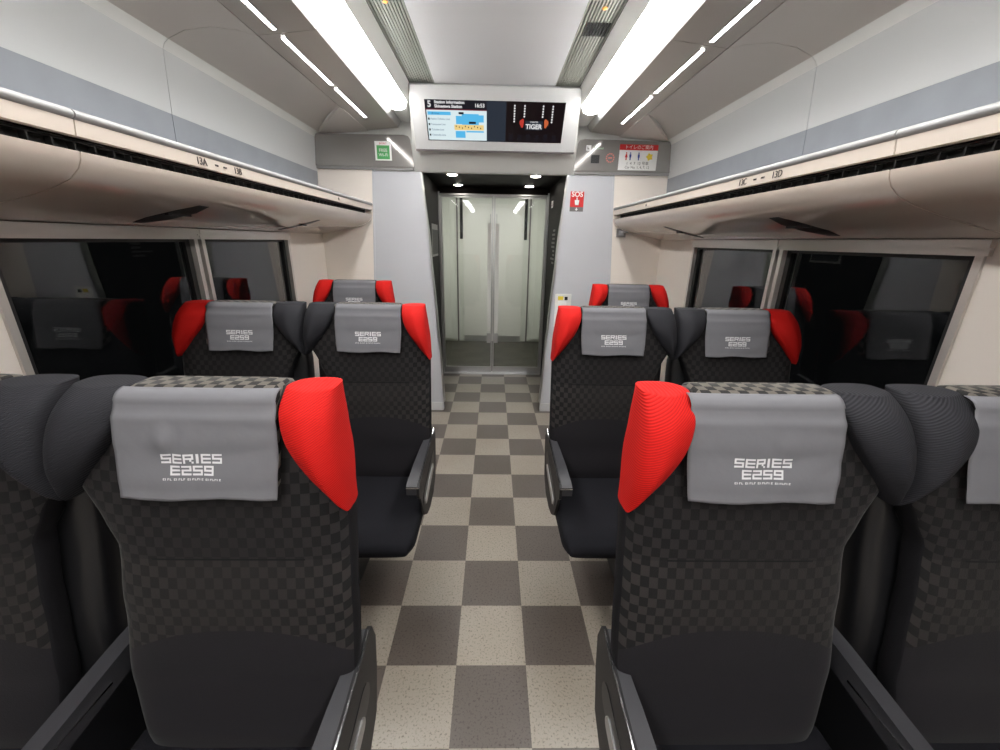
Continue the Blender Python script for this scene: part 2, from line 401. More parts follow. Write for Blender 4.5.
# ------------------------------------------------------------------ windows
wi = 0
for side in (-1, 1):
    for (a, b) in WIN:
        wi += 1
        wn = thing('window_%d' % wi, None, None, (side * 1.33, (a + b) / 2, ZW0)); wn['kind'] = 'structure'
        hw, hh = (b - a) / 2, ZW1 - ZW0
        s = side
        def bx(bm, x0, x1, y0, y1, z0, z1): add_box(bm, min(s * x0, s * x1), max(s * x0, s * x1), y0, y1, z0, z1)
        bm = bmesh.new()
        post = .035 if True else 0
        bx(bm, -.012, .07, -hw - .033, hw + .033, hh, hh + .016); bx(bm, -.004, .07, -hw - .033, hw + .033, hh + .016, hh + .022); bx(bm, -.016, .07, -hw - .033, hw + .033, hh + .022, hh + .043)
        bx(bm, -.008, .07, -hw - .022, -hw, -.03, hh); bx(bm, -.008, .07, hw, hw + .022, -.03, hh)
        bx(bm, -.03, .07, -hw, hw, -.03, 0)
        finish('window_frame', bm, 'frame_metal', wn, bev=.002)
        bm = bmesh.new()
        bx(bm, .014, .045, -hw, -hw + .028, 0, hh); bx(bm, .014, .045, hw - .028, hw, 0, hh); bx(bm, .014, .045, -hw + .028, hw - .028, hh - .012, hh)
        finish('rubber_seal', bm, 'dark_rubber', wn)
        bm = bmesh.new(); bx(bm, .024, .032, -hw + .002, hw - .002, .002, hh - .002)
        finish('pane', bm, 'window_glass', wn)

# ------------------------------------------------------------------ far bulkhead
bm = bmesh.new()
def left_edge(z):
    tab = [(0, .432), (.5, .452), (.814, .474), (1.372, .511), (1.93, .558)]
    return curve_at([(a, b) for a, b in tab], z)[0]
NZ = 14
for side in (-1, 1):
    outer = [(side * .90, 1.93), (side * .96, .97), (side * .985, 0)]
    inner = [(side * left_edge(z) + .006, z) for z in [1.93 * i / NZ for i in range(NZ + 1)]]
    add_prism(bm, inner + [(x, z) for x, z in outer], 'y', YF, YF + .05, 0)
    add_prism(bm, [(side * .902, 1.955), (side * .962, .97), (side * .987, 0), (side * 1.40, 0), (side * 1.40, 1.955)], 'y', YF + .001, YF + .05, 1)
add_box(bm, -1.40, 1.40, YF + .002, YF + .05, 1.93, 2.46, 2)
struct(finish('wall_far', bm, ['bulkhead_grey', 'beige_panel', 'white_panel']))
for side in (-1, 1):
    sn = 'left' if side < 0 else 'right'
    # bright trim along the doorway edge
    bm = bmesh.new()
    zs = [.08 + (1.93 - .08) * i / NZ for i in range(NZ + 1)]
    P0 = [(side * (left_edge(z) - .001) + .006, z) for z in zs]; P1 = [(side * (left_edge(z) - .012) + .006, z) for z in zs]
    for i in range(NZ):
        q = [P0[i], P1[i], P1[i + 1], P0[i + 1]]
        add_prism(bm, q, 'y', YF - .006, YF + .055)
    bmesh.ops.remove_doubles(bm, verts=bm.verts, dist=1e-5)
    trim(finish('t', bm, 'aluminium'))
    o = struct(box('baseboard_far_' + sn, side * .435, side * .985, YF - .008, YF + .0, 0, .075, 'housing_grey', bev=.003))
    # vertical join moulding between grey and beige panels
    bm = bmesh.new(); add_prism(bm, [(side * .895, 1.95), (side * .907, 1.95), (side * .968, .97), (side * .99, .08), (side * .98, .08), (side * .955, .97)], 'y', YF - .005, YF)
    trim(finish('t', bm, 'bulkhead_grey'))
    # glossy grey header panel with rounded inner corner
    p = [(side * 1.31, H + .712), (side * .66, H + .716), (side * .625, H + .708), (side * .612, H + .69), (side * .588, H + .505), (side * 1.325, H + .505)]
    bm = bmesh.new(); add_prism(bm, p, 'y', YF - .028, YF)
    trim(finish('t', bm, 'gloss_grey', bev=.004))
    box_ = box('t', side * .60, side * 1.325, YF - .018, YF, H + .487, H + .505, 'button_grey'); trim(box_)  # strip below the header panel, its darker grey stands in for the shadow there

# fascia that carries the display
pro = [(YF, 1.93), (3.20, 2.055), (2.975, ZC), (YF, ZC)]
bm = bmesh.new(); V0 = []; V1 = []
for (y, z), hx in zip(pro, (.592, .575, .545, .592)):
    V0.append(bm.verts.new((-hx, y, z))); V1.append(bm.verts.new((hx + .004, y, z)))
bm.faces.new(V0); bm.faces.new(V1[::-1])
for i in range(4): bm.faces.new((V0[i], V1[i], V1[(i + 1) % 4], V0[(i + 1) % 4]))
trim(finish('t', bm, 'white_panel', bev=.004))

# ------------------------------------------------------------------ information display
T = thing('information_display', 'wide white-framed double screen above the doorway showing station information', 'screen', (0, 3.09, 2.22))
tilt = math.atan2(3.20 - 2.975, ZC - 2.055)            # top leans to the viewer
rotm = Matrix.Rotation(tilt, 4, 'X')
T.rotation_euler = (tilt, 0, 0)
# local: x right, z up along the face, -y to the viewer
hh_, hwT, hwB = .20, .535, .548
def quad_slab(name, pts, y0, y1, m_, parent=T, bev=0):
    bm = bmesh.new(); add_prism(bm, pts, 'y', y0, y1); return finish(name, bm, m_, parent, bev=bev)
mid = Vector((0, (3.20 + 2.975) / 2, (ZC + 2.055) / 2)); T.location = (0.004, mid.y - .012, mid.z)
L_ = (Vector((3.20, 2.055)) - Vector((2.975, ZC))).length / 2
hs = quad_slab('housing', [(-.545, -L_ + .006), (.552, -L_ + .006), (.543, L_ - .002), (-.538, L_ - .002)], -.032, .0, 'housing_grey', bev=.008)
quad_slab('housing_shadow_strip', [(-.545, -L_ + .0), (.552, -L_ + .0), (.552, -L_ + .012), (-.545, -L_ + .012)], -.036, -.030, 'grey_sticker')  # dark grey strip painted in as the shadow line under the housing
# pixel -> local frame of the display face: x = (px-493.5)/131.. ; z from rows
def sx(px): return (px - 493.6) / 139.0 * .905
def sz(py): return lerp(L_ - .080, -L_ + .070, (py - 100.5) / (138.2 - 100.5))
def scr(name, x0, x1, y0, y1, m_, d, parent=None):
    return quad_slab(name, [(sx(x0), sz(y1)), (sx(x1), sz(y1)), (sx(x1), sz(y0)), (sx(x0), sz(y0))], -.0325 - d * .0005 - .0004, -.0325 - (d - 1) * .0005, m_, parent or T)
S1 = scr('screen', 424, 563, 100.5, 138.2, 'scr_dark', 1)
scr('advert_panel', 504.5, 563, 100.5, 138.2, 'scr_black', 2)
scr('idle_panel', 485, 504.5, 100.5, 138.2, 'scr_grey', 2)
S2 = scr('information_panel', 425, 485, 109.5, 137.5, 'scr_white', 2)
scr('red_rule', 424, 485, 108.7, 109.5, 'scr_maroon', 3)
scr('list_header', 426, 449, 111, 114, 'scr_blue', 3)
def tx(name, s, size, px, py, m_, d=4, al='LEFT', xs=1., bold=0.):
    return text_mesh(name, s, size, m_, face_cam(sx(px), -.0325 - d * .0005, sz(py)), T, ext=.0002, align=al, xs=xs, bold=bold)
tx('car_number', '5', .050, 428.5, 104.6, 'scr_text', al='CENTER', bold=.0012)
tx('heading_text', 'Station Information\nShinagawa Station', .0235, 433.5, 104.4, 'scr_text', xs=1.05, bold=.0008)
tx('clock_text', '16:53', .030, 478, 105, 'scr_text', al='CENTER', bold=.0006)
for k in range(5):
    tx('list_text', ['JR Lines', 'Keihin-Tohoku Line', 'Yamanote Line', 'Tokaido Line', 'Yokosuka Line'][k], .0165, 428.5 if k else 430, 112.6 + k * 5.0, 'scr_ink', d=5, xs=.95)
    if k: scr('list_icon', 426, 427.6, 111.6 + k * 5, 113.6 + k * 5, 'scr_dark', 4)
# platform map
for nm, r, c, d in [('map_block', (454, 466, 114.5, 122), 'scr_blue', 3), ('map_block', (467, 482, 113.5, 120), 'scr_blue', 3), ('map_block', (460, 477, 112.5, 124), 'scr_blue', 3), ('map_sign', (457, 462, 111, 113), 'scr_dark', 4),
                 ('map_path', (452, 482, 122.5, 127.5), 'scr_yellow', 4), ('map_sign', (467, 474, 119.5, 121.5), 'scr_dark', 5),
                 ('map_block', (453, 463, 128.5, 135), 'scr_blue', 3), ('map_rail', (464, 482, 128.2, 129.6), 'scr_blue', 3), ('map_block', (464, 468, 131, 135), 'scr_white', 4)]:
    scr(nm, *r, c, d)
for k in range(9): scr('map_mark', 453.5 + k * 3.1, 454.4 + k * 3.1, 123.3 + (k * 7 % 3) * .8, 124.6 + (k * 7 % 3) * .8, 'scr_dark', 6)
for (x, n) in ((512.8, 7), (522.8, 5), (541.2, 5), (550.8, 7)):
    for j in range(n):
        bm = bmesh.new(); bmesh.ops.create_circle(bm, cap_ends=True, radius=.0055, segments=14)
        bmesh.ops.rotate(bm, verts=bm.verts, matrix=Matrix.Rotation(PI / 2, 3, 'X')); r = bmesh.ops.extrude_face_region(bm, geom=bm.faces[:])
        bmesh.ops.translate(bm, verts=[v for v in r['geom'] if isinstance(v, bmesh.types.BMVert)], vec=(0, -.0004, 0))
        finish('lantern_dot', bm, 'scr_text', T, off=(sx(x), -.034, sz(104.2 + j * 2.35)))
scr('stage_sign', 524, 542, 117.6, 126, 'scr_grey', 3)
tx('advert_text', 'TIGER', .040, 533, 123, 'scr_text', d=5, al='CENTER', bold=.001)
tx('advert_text', 'THEATER', .013, 533, 118.6, 'scr_text', d=5, al='CENTER')
for side in (-1, 1):
    bm = bmesh.new(); pts = []
    for i in range(15):
        a = 2 * PI * i / 15; r = 1 + .18 * math.sin(3 * a + side)
        pts.append((.014 * r * math.cos(a), .026 * r * math.sin(a)))
    add_prism(bm, pts, 'y', -.0005, 0); finish('flame', bm, 'scr_orange' if side > 0 else 'scr_red', T, off=(sx(533 + side * 12.3), -.0345, sz(119.6)))
for k in range(6): scr('crowd_mark', 508 + k * 9, 512 + k * 9, 130 + (k % 2), 137, 'scr_maroon' if False else 'scr_dark', 3)

# ------------------------------------------------------------------ luggage racks
for side, sn, nums in ((-1, 'left', ('13A', '13B')), (1, 'right', ('13C', '13D'))):
    t = thing('luggage_rack', 'long cream overhead luggage rack above the %s windows' % sn, 'luggage rack', (side * 1.33, 0, 1.474))
    def loc(o): o.location = (-side * 1.33, 0, -1.474); return o
    SEG = [(YB + .01, -.97), (-.97, 1.03), (1.03, 3.31)]
    for a, b in SEG:
        g = .002
        pts = [(.926, H + .174), (.930, H + .158), (.940, H + .140), (.965, H + .118), (1.01, H + .098), (1.08, H + .078), (1.18, H + .055), (1.27, H + .036), (1.329, H + .028)]
        bm = bmesh.new(); p = [(x * side, z) for x, z in pts]
        # the last bay tapers up to its tip at the bulkhead
        add_prism(bm, p + [(side * 1.329, H + .06), (side * 1.1, H + .10), (side * .96, H + .165)], 'y', a + g, b - g)
        loc(finish('underside', bm, 'rack_under', t, smooth=True, angle=35))
        bm = bmesh.new(); add_prism(bm, [(side * .921, H + .237), (side * .926, H + .2055), (side * .945, H + .205), (side * .945, H + .237)], 'y', a + g, b - g)
        loc(finish('front_panel', bm, 'rack_frieze', t, bev=.002))
        bm = bmesh.new(); rr = []
        for y in (a + g, b - g):
            ring = []
            for i in range(14):
                an = 2 * PI * i / 14; ring.append((side * (.928 + .013 * math.cos(an)), y, H + .248 + .0105 * math.sin(an)))
            rr.append(ring)
        loft_rings(bm, rr); loc(finish('rail', bm, 'rail_metal', t, smooth=True, angle=50))
    bm = bmesh.new(); add_prism(bm, [(side * .942, H + .237), (side * .972, H + .205), (side * .97, H + .16), (side * .985, H + .16), (side * .985, H + .205), (side * .955, H + .24)], 'y', YB + .01, 3.30)
    loc(finish('air_slot', bm, 'black_slot', t))
    comb = [(-.9, H + .199), (3.2, H + .199)]; yy = 3.2
    while yy > -.9:
        comb += [(yy, H + .178), (yy - .004, H + .178), (yy - .004, H + .196), (yy - .05, H + .196)]; yy -= .05
    bm = bmesh.new(); add_prism(bm, comb, 'x', *sorted((side * .950, side * .966)))
    loc(finish('slot_divider', bm, 'black_slot', t))
    bm = bmesh.new(); add_prism(bm, [(side * .95, H + .232), (side * 1.0, H + .17), (side * 1.31, H + .10), (side * 1.31, H + .115), (side * 1.0, H + .19), (side * .955, H + .24)], 'y', YB + .01, 3.31)
    loc(finish('shelf', bm, 'rail_metal', t))
    # end bracket
    bm = bmesh.new(); add_prism(bm, [(side * .921, H + .247), (side * .926, H + .174), (side * .945, H + .135), (side * 1.01, H + .098), (side * 1.329, H + .028), (side * 1.329, H + .10), (side * .95, H + .26)], 'y', 3.312, 3.34)
    loc(finish('end_cap', bm, 'rack_frieze', t, bev=.003))
    # vents in the underside: slanted black slots
    for (y0, hw_) in ((1.54, .055), (2.52, .030), (-.46, .055)):
        bm = bmesh.new(); pr = [(1.01, .098), (1.08, .078), (1.18, .055), (1.25, .0405)]
        rings = []
        for k, (x, d) in enumerate(pr):
            w_ = hw_ * (.45 if k in (0, 3) else 1)
            yc = y0
            rings.append([(side * x, yc - w_, H + d - .0015), (side * x, yc + w_, H + d - .0015), (side * x, yc + w_, H + d + .004), (side * x, yc - w_, H + d + .004)])
        loft_rings(bm, rings); loc(finish('air_vent', bm, 'black_slot', t))
        box('vent_bar', side * 1.10, side * 1.112, y0 - hw_, y0 + hw_, H + .064, H + .075, 'plastic_dark', t).location = (-side * 1.33, 0, -1.474)
    # seat numbers: near and far
    for yc, sz_ in ((1.53, 1.0), (2.62, .8)):
        if yc < 2:
            rz = Matrix.Rotation(PI / 2, 4, 'X')
            turn = Matrix.Rotation(-side * PI / 2, 4, 'Z')
            def place(s, dy, size, nm):
                mm = Matrix.Translation((side * (.9215) - side * 1.33, yc + dy, H + .2215 - 1.474)) @ turn @ rz
                text_mesh(nm, s, size, 'dark_ink', mm, t, ext=.0008)
            sg = 1
            ya, yb = (-.095, .095) if side < 0 else (.095, -.095)
            place(nums[0], ya, .030, 'seat_number'); place(nums[1], yb, .030, 'seat_number')
            for q in (-1, 1):
                for r_ in (-1, 1):
                    place('WIN' if q * side > 0 else 'AISLE', q * .022, .0085, 'seat_caption') if r_ > 0 else None
        else:
            mm = Matrix.Translation((side * .9215 - side * 1.33, yc, H + .2215 - 1.474)) @ Matrix.Rotation(-side * PI / 2, 4, 'Z') @ Matrix.Rotation(PI / 2, 4, 'X')
            text_mesh('seat_number', '14' , .022, 'dark_ink', mm, t, ext=.0008)

# ------------------------------------------------------------------ signs on the bulkhead
yh = YF - .0285
def flat(name, x0, x1, z0, z1, m_, parent, d=1, y=None, r=0):
    y = yh if y is None else y
    bm = bmesh.new(); add_box(bm, x0, x1, -.0009 * d - .0002, -.0009 * (d - 1), z0, z1)
    return finish(name, bm, m_, parent)
t = thing('wifi_sticker', 'small white and green wireless internet sticker on the left header panel', 'sticker', (-.81, yh, 2.058))
flat('backing', -.06, .06, -.063, .063, 'white_sticker', t)
flat('green_field', -.046, .046, -.054, .036, 'green_sticker', t, 2)
text_mesh('sticker_text', 'FREE\nWi-Fi', .030, 'white_sticker', face_cam(0, -.0018, -.012), t, ext=.0004)
text_mesh('sticker_text', 'JR-EAST', .016, 'red_sticker', face_cam(0, -.0012, .048), t, ext=.0004)
t = thing('toilet_notice', 'white toilet location notice with a red banner on the right header panel', 'sign', (1.062, yh, 2.052))
flat('backing', -.142, .142, -.085, .085, 'white_sticker', t)
flat('red_banner', -.142, .142, .048, .085, 'red_sticker', t, 2)
text_mesh('banner_text', 'トイレのご案内', .030, 'white_sticker', face_cam(0, -.0018, .066), t, ext=.0005)
def person_icon(x, m_, t, skirt):
    bm = bmesh.new()
    pts = [(x - .004, -.018), (x - .004, .0)] + ([(x - .010, .0), (x - .005, .022)] if skirt else [(x - .007, .0), (x - .007, .022)]) + ([(x + .005, .022), (x + .010, .0)] if skirt else [(x + .007, .022), (x + .007, .0)]) + [(x + .004, .0), (x + .004, -.018)]
    add_prism(bm, pts, 'y', -.0014, -.0009)
    add_prism(bm, [(x + .005 * math.cos(a * PI / 5), .029 + .005 * math.sin(a * PI / 5)) for a in range(10)], 'y', -.0014, -.0009)
    finish('figure_icon', bm, m_, t)
person_icon(-.088, 'red_sticker', t, True); person_icon(-.058, 'blue_ink', t, False); person_icon(.004, 'blue_ink', t, False)
bm = bmesh.new(); add_prism(bm, [(.085 + (.028 if a % 2 else .018) * math.cos(a * PI / 5), .006 + (.028 if a % 2 else .018) * math.sin(a * PI / 5)) for a in range(10)], 'y', -.0014, -.0009); finish('facility_icon', bm, 'yellow_ink', t)
text_mesh('notice_text', '1  4  7  12 号車', .026, 'dark_ink', face_cam(0, -.0012, -.040), t, ext=.0003)
text_mesh('notice_text', 'Car No. 1, 4, 7, 12', .024, 'dark_ink', face_cam(0, -.0012, -.066), t, ext=.0003)
t = thing('indicator_plate', 'small dark square plate on the right header panel', 'plate', (.745, yh, 2.036))
bm = bmesh.new(); add_box(bm, -.030, .030, -.004, 0, -.027, .027); finish('cover_plate', bm, 'plastic_dark', t, bev=.002)
bm = bmesh.new()
for i in range(6): add_box(bm, -.024, .024, -.0055, -.004, -.021 + i * .008, -.017 + i * .008)
finish('louvre', bm, 'plastic_black', t)
t = thing('round_mark', 'pale red ring of lettering on the right header panel', 'sticker', (.856, yh, 2.046))
bm = bmesh.new()
for k in range(12):
    a0 = k * PI / 6; a1 = a0 + PI / 9
    add_prism(bm, [(.032 * math.cos(a0), .032 * math.sin(a0)), (.032 * math.cos(a1), .032 * math.sin(a1)), (.024 * math.cos(a1), .024 * math.sin(a1)), (.024 * math.cos(a0), .024 * math.sin(a0))], 'y', -.0008, 0)
add_box(bm, -.014, .014, -.0008, 0, -.004, .004); finish('ring_print', bm, 'pink_ink', t)
t = thing('seat_icon_sign', 'tiny white pictogram and line of text at the inner corner of right header panel', 'sign', (.692, yh, 2.108))
flat('icon_plate', -.018, .018, -.018, .018, 'white_sticker', t)
bm = bmesh.new(); add_prism(bm, [(-.010, -.010), (.004, -.010), (.004, -.003), (-.002, -.003), (-.006, .010), (-.010, .010)], 'y', -.0014, -.0009); finish('icon_print', bm, 'grey_sticker', t)
text_mesh('small_text', 'Reserved', .020, 'green_pale', face_cam(.072, -.0006, .0), t, ext=.0003)
t = thing('sos_sign', 'red and grey emergency call sign on the grey wall right of the doorway', 'sign', (.638, YF, 1.748))
flat('red_field', -.052, .052, -.040, .070, 'red_sticker', t)
flat('grey_field', -.052, .052, -.072, -.040, 'grey_sticker', t)
text_mesh('sign_text', 'SOS', .050, 'white_sticker', face_cam(0, -.0012, .049), t, ext=.0004, bold=.001)
bm = bmesh.new(); add_prism(bm, [(-.018, .01), (.018, .01), (.014, -.026), (-.012, -.026)], 'y', -.0016, -.0009); add_prism(bm, [(-.004, .01), (.004, .01), (.004, .028), (-.004, .028)], 'y', -.0016, -.0009)
finish('hand_icon', bm, 'white_sticker', t)
bm = bmesh.new(); add_prism(bm, [(-.012, -.054), (0, -.068), (.012, -.054), (.004, -.054), (.004, -.045), (-.004, -.045), (-.004, -.054)], 'y', -.0016, -.0009); finish('arrow_icon', bm, 'white_sticker', t)
t = thing('wall_button', 'small square grey button on the cream end wall under the right rack', 'button', (1.002, YF, 1.526))
bm = bmesh.new(); add_box(bm, -.036, .036, -.012, 0, -.032, .032); finish('body', bm, 'button_grey', t, bev=.004)
bm = bmesh.new(); add_box(bm, -.020, .020, -.015, -.012, -.018, .018); finish('push_plate', bm, 'bulkhead_grey', t, bev=.0014)
t = thing('emergency_box', 'narrow white emergency call panel low on the wall right of the doorway', 'panel', (.588, YF, .91))
bm = bmesh.new(); add_box(bm, -.072, .060, -.010, 0, -.135, .135); finish('plate', bm, 'white_panel', t, bev=.004)
bm = bmesh.new(); add_box(bm, -.048, .020, -.022, -.010, -.060, .075); finish('handset', bm, 'white_sticker', t, bev=.005)
bm = bmesh.new(); add_box(bm, -.050, -.006, -.012, -.010, .088, .118); finish('yellow_label', bm, 'yellow_ink', t)
bm = bmesh.new(); add_box(bm, .004, .028, -.018, -.010, .088, .115); finish('black_key', bm, 'plastic_black', t, bev=.002)
bm = bmesh.new(); add_box(bm, -.060, .03, -.018, -.010, -.125, -.095); finish('lower_latch', bm, 'aluminium', t, bev=.003)
t = thing('rack_button', 'tiny square call button at the end of the right luggage rack', 'button', (1.012, 3.28, H + .083))
box('button_body', -.02, .02, -.02, .02, -.006, .006, 'bulkhead_grey', t, bev=.002)

# ------------------------------------------------------------------ passage, glass door, vestibule
PX, PT, YD = .56, 1.955, 4.43
struct(box('wall_passage_left', -PX - .03, -PX, YF + .05, YD, 0, PT, 'passage_dark'))
struct(box('wall_passage_right', PX, PX + .03, YF + .05, YD, 0, PT, 'passage_dark'))
struct(box('ceiling_passage', -PX - .03, PX + .03, YF + .05, YD, PT, PT + .03, 'passage_dark'))
def downlight(x, y, z, label):
    t = thing('downlight', label, 'light', (x, y, z))
    bm = bmesh.new(); bmesh.ops.create_cone(bm, cap_ends=True, segments=28, radius1=.048, radius2=.048, depth=.006); finish('rim', bm, 'aluminium', t, off=(0, 0, -.003))
    bm = bmesh.new(); bmesh.ops.create_cone(bm, cap_ends=True, segments=28, radius1=.038, radius2=.038, depth=.003); finish('lens', bm, 'lum_down', t, off=(0, 0, -.0075))
for sx_, sn in ((-1, 'left'), (1, 'right')):
    downlight(sx_ * .337, 3.59, PT, 'round downlight in the passage ceiling, nearest on the %s' % sn)
    downlight(sx_ * .34, 4.22, PT, 'round downlight in the passage ceiling, farther one on the %s' % sn)
# posters on the passage walls
t = thing('framed_notice', 'pale notice on the dark passage wall left of the glass door', 'sign', (-PX, 4.08, 1.43))
bm = bmesh.new(); add_box(bm, 0, .004, -.19, .19, -.13, .16); finish('frame', bm, 'button_grey', t)
bm = bmesh.new(); add_box(bm, .004, .006, -.17, .17, -.11, .11); finish('sheet', bm, 'plastic_dark', t)
t = thing('text_notice', 'column of small white text on the dark passage wall right of glass door', 'sign', (PX, 4.0, 1.40))
bm = bmesh.new(); random.seed(3)
for i in range(9):
    z = .15 - i * .036; add_box(bm, -.002, 0, -.14, -.14 + random.uniform(.10, .26), z - .009, z + .009)
finish('text_lines', bm, 'grey_sticker', t)
t = thing('passage_pictogram', 'tiny white pictogram on the passage wall above the text column', 'sign', (PX, 4.16, 1.79))
bm = bmesh.new(); add_box(bm, -.002, 0, -.05, .05, -.03, .03); finish('icon_plate', bm, 'white_sticker', t)
bm = bmesh.new(); add_prism(bm, [(-.025, -.016), (.018, -.016), (.018, -.004), (-.004, -.004), (-.014, .016), (-.025, .016)], 'x', -.003, -.002); finish('icon_print', bm, 'grey_sticker', t)

# sliding glass door
DT = H + .095 * YD + .012
fr = thing('door_1', None, None, (0, YD, 0)); fr['kind'] = 'structure'
bm = bmesh.new()
add_box(bm, -PX - .03, -.545, -.03, .05, 0, DT + .03); add_box(bm, .545, PX + .03, -.03, .05, 0, DT + .03); add_box(bm, -.545, .545, -.03, .05, DT, DT + .012)
finish('door_frame', bm, 'aluminium', fr, bev=.002)
box('header', -.56, .56, -.02, .05, DT + .012, PT, 'passage_dark', fr)
box('threshold', -.545, .545, -.05, .05, 0, .006, 'aluminium', fr)
for s in (-1, 1):
    lf = thing('door_leaf', None, None); lf.parent = fr
    lf2 = None
    x0, x1 = (s * .004, s * .542)
    o = box('door_leaf_glass', s * .016, s * .528, .008, .016, .075, DT - .02, 'door_glass', fr)
    bm = bmesh.new()
    for a, b in ((x0, s * .017), (s * .527, x1)): add_box(bm, min(a, b), max(a, b), 0, .024, .0065, DT - .002)
    add_box(bm, min(s * .017, s * .527), max(s * .017, s * .527), 0, .024, .0065, .075); add_box(bm, min(s * .017, s * .527), max(s * .017, s * .527), 0, .024, DT - .02, DT - .002)
    o = finish('door_leaf', bm, 'aluminium', fr, bev=.0015)
    bpy.data.objects.remove(lf)
    box('door_handle', s * .020, s * .062, -.014, -.001, .36, .47, 'aluminium', o, bev=.003)
    box('door_pale_stripe', s * .022, s * .060, .0055, .0075, .49, 1.62, 'white_panel', o)
    box('threshold_plate', s * .02, s * .52, -.002, -.0005, .012, .07, 'aluminium', o)
# vestibule beyond
YV = 6.0
bm = bmesh.new(); add_box(bm, -1.0, 1.0, 4.501, YV + .1, -.05, -.001)
for i in range(26):
    y = 4.56 + i * .055; add_box(bm, -1.0, 1.0, y, y + .028, -.001, .003)
struct(finish('floor_vestibule', bm, 'vestibule_floor'))
struct(box('ceiling_vestibule', -1.0, 1.0, YD + .06, YV, 2.12, 2.15, 'ceiling_panel'))
struct(box('wall_vestibule_left', -1.03, -1.0, YD + .06, YV, 0, 2.15, 'vestibule_panel'))
struct(box('wall_vestibule_right', 1.0, 1.03, YD + .06, YV, 0, 2.15, 'vestibule_panel'))
struct(box('wall_vestibule_near', -1.0, -.59, YD + .051, YD + .08, 0, 2.12, 'vestibule_panel'))
struct(box('wall_vestibule_near', .59, 1.0, YD + .051, YD + .08, 0, 2.12, 'vestibule_panel'))
bm = bmesh.new(); add_box(bm, -1.0, 1.0, YV, YV + .05, 0, 2.12)
struct(finish('wall_vestibule_far', bm, 'vestibule_panel'))
d2 = thing('door_2', None, None, (0, YV, 0)); d2['kind'] = 'structure'
for s in (-1, 1):
    box('door_leaf', s * .012, s * .42, -.03, -.001, .09, 1.93, 'white_panel', d2, bev=.004)
    box('kick_plate', s * .012, s * .42, -.034, -.001, .0, .088, 'aluminium', d2)
    box('door_gap', s * .43, s * .47, -.012, -.001, 1.47, 2.0, 'black_gloss', d2); box('door_gap', s * .50, s * .52, -.008, -.001, 0.0, 2.0, 'grey_sticker', d2)
    box('door_edge', s * .035, s * .05, -.038, -.03, .3, 1.8, 'aluminium', d2)
    o = struct(box('panel', s * .54, s * .99, YV - .02, YV - .001, .04, 2.0, 'vestibule_panel', bev=.003)); trim(o)
    bm = bmesh.new(); add_box(bm, min(s * .60, s * .75), max(s * .60, s * .75), YV - .026, YV - .02, .5, .98)
    o = trim(finish('t', bm, 'vestibule_panel', bev=.002))
    t = thing('vestibule_lamp', 'square ceiling lamp of the vestibule beyond the glass door, %s one' % ('left' if s < 0 else 'right'), 'light', (s * .34, 4.95, 2.12))
    bm = bmesh.new(); bmesh.ops.create_cone(bm, cap_ends=True, segments=28, radius1=.062, radius2=.062, depth=.006); finish('rim', bm, 'aluminium', t, off=(0, 0, -.003))
    bm = bmesh.new(); bmesh.ops.create_cone(bm, cap_ends=True, segments=28, radius1=.055, radius2=.055, depth=.003); finish('lens', bm, 'lum_vestibule', t, off=(0, 0, -.0075))

# ------------------------------------------------------------------ seats
# local frame: x to the viewer's right, y away from the viewer, z up; x=0 mid backrest of a 0.49 wide seat, y=0 headrest front
GLY = {'S': ['#####', '#....', '#####', '....#', '#####'], 'E': ['#####', '#....', '#####', '#....', '#####'], 'R': ['#####', '#...#', '#####', '#..#.', '#...#'],
       'I': ['..#..', '..#..', '..#..', '..#..', '..#..'], '2': ['#####', '....#', '#####', '#....', '#####'], '5': ['#####', '#....', '#####', '....#', '#####'],
       '9': ['#####', '#...#', '#####', '....#', '#####']}
def cover_y(z):   # front surface of the cloth
    return curve_at([(.93, -.066), (.985, -.062), (1.03, -.052), (1.10, -.038), (1.15, -.030), (1.17, -.024), (1.183, -.010)], z)[0]
cache = {}
def put(key, name, parent, build):
    """build a part once, share its mesh after that"""
    if key in cache:
        src = cache[key]; o = src.copy(); C.objects.link(o); o.parent = parent; return o
    o = build(); cache[key] = o; return o
def body_rings(tab, zs, e=5, n=44):
    rings = []
    for z in zs:
        x0, x1, y0, y1 = curve_at(tab, z); rings.append([(p[0], p[1], z) for p in superring(x0, x1, y0, y1, n, e)])
    return rings
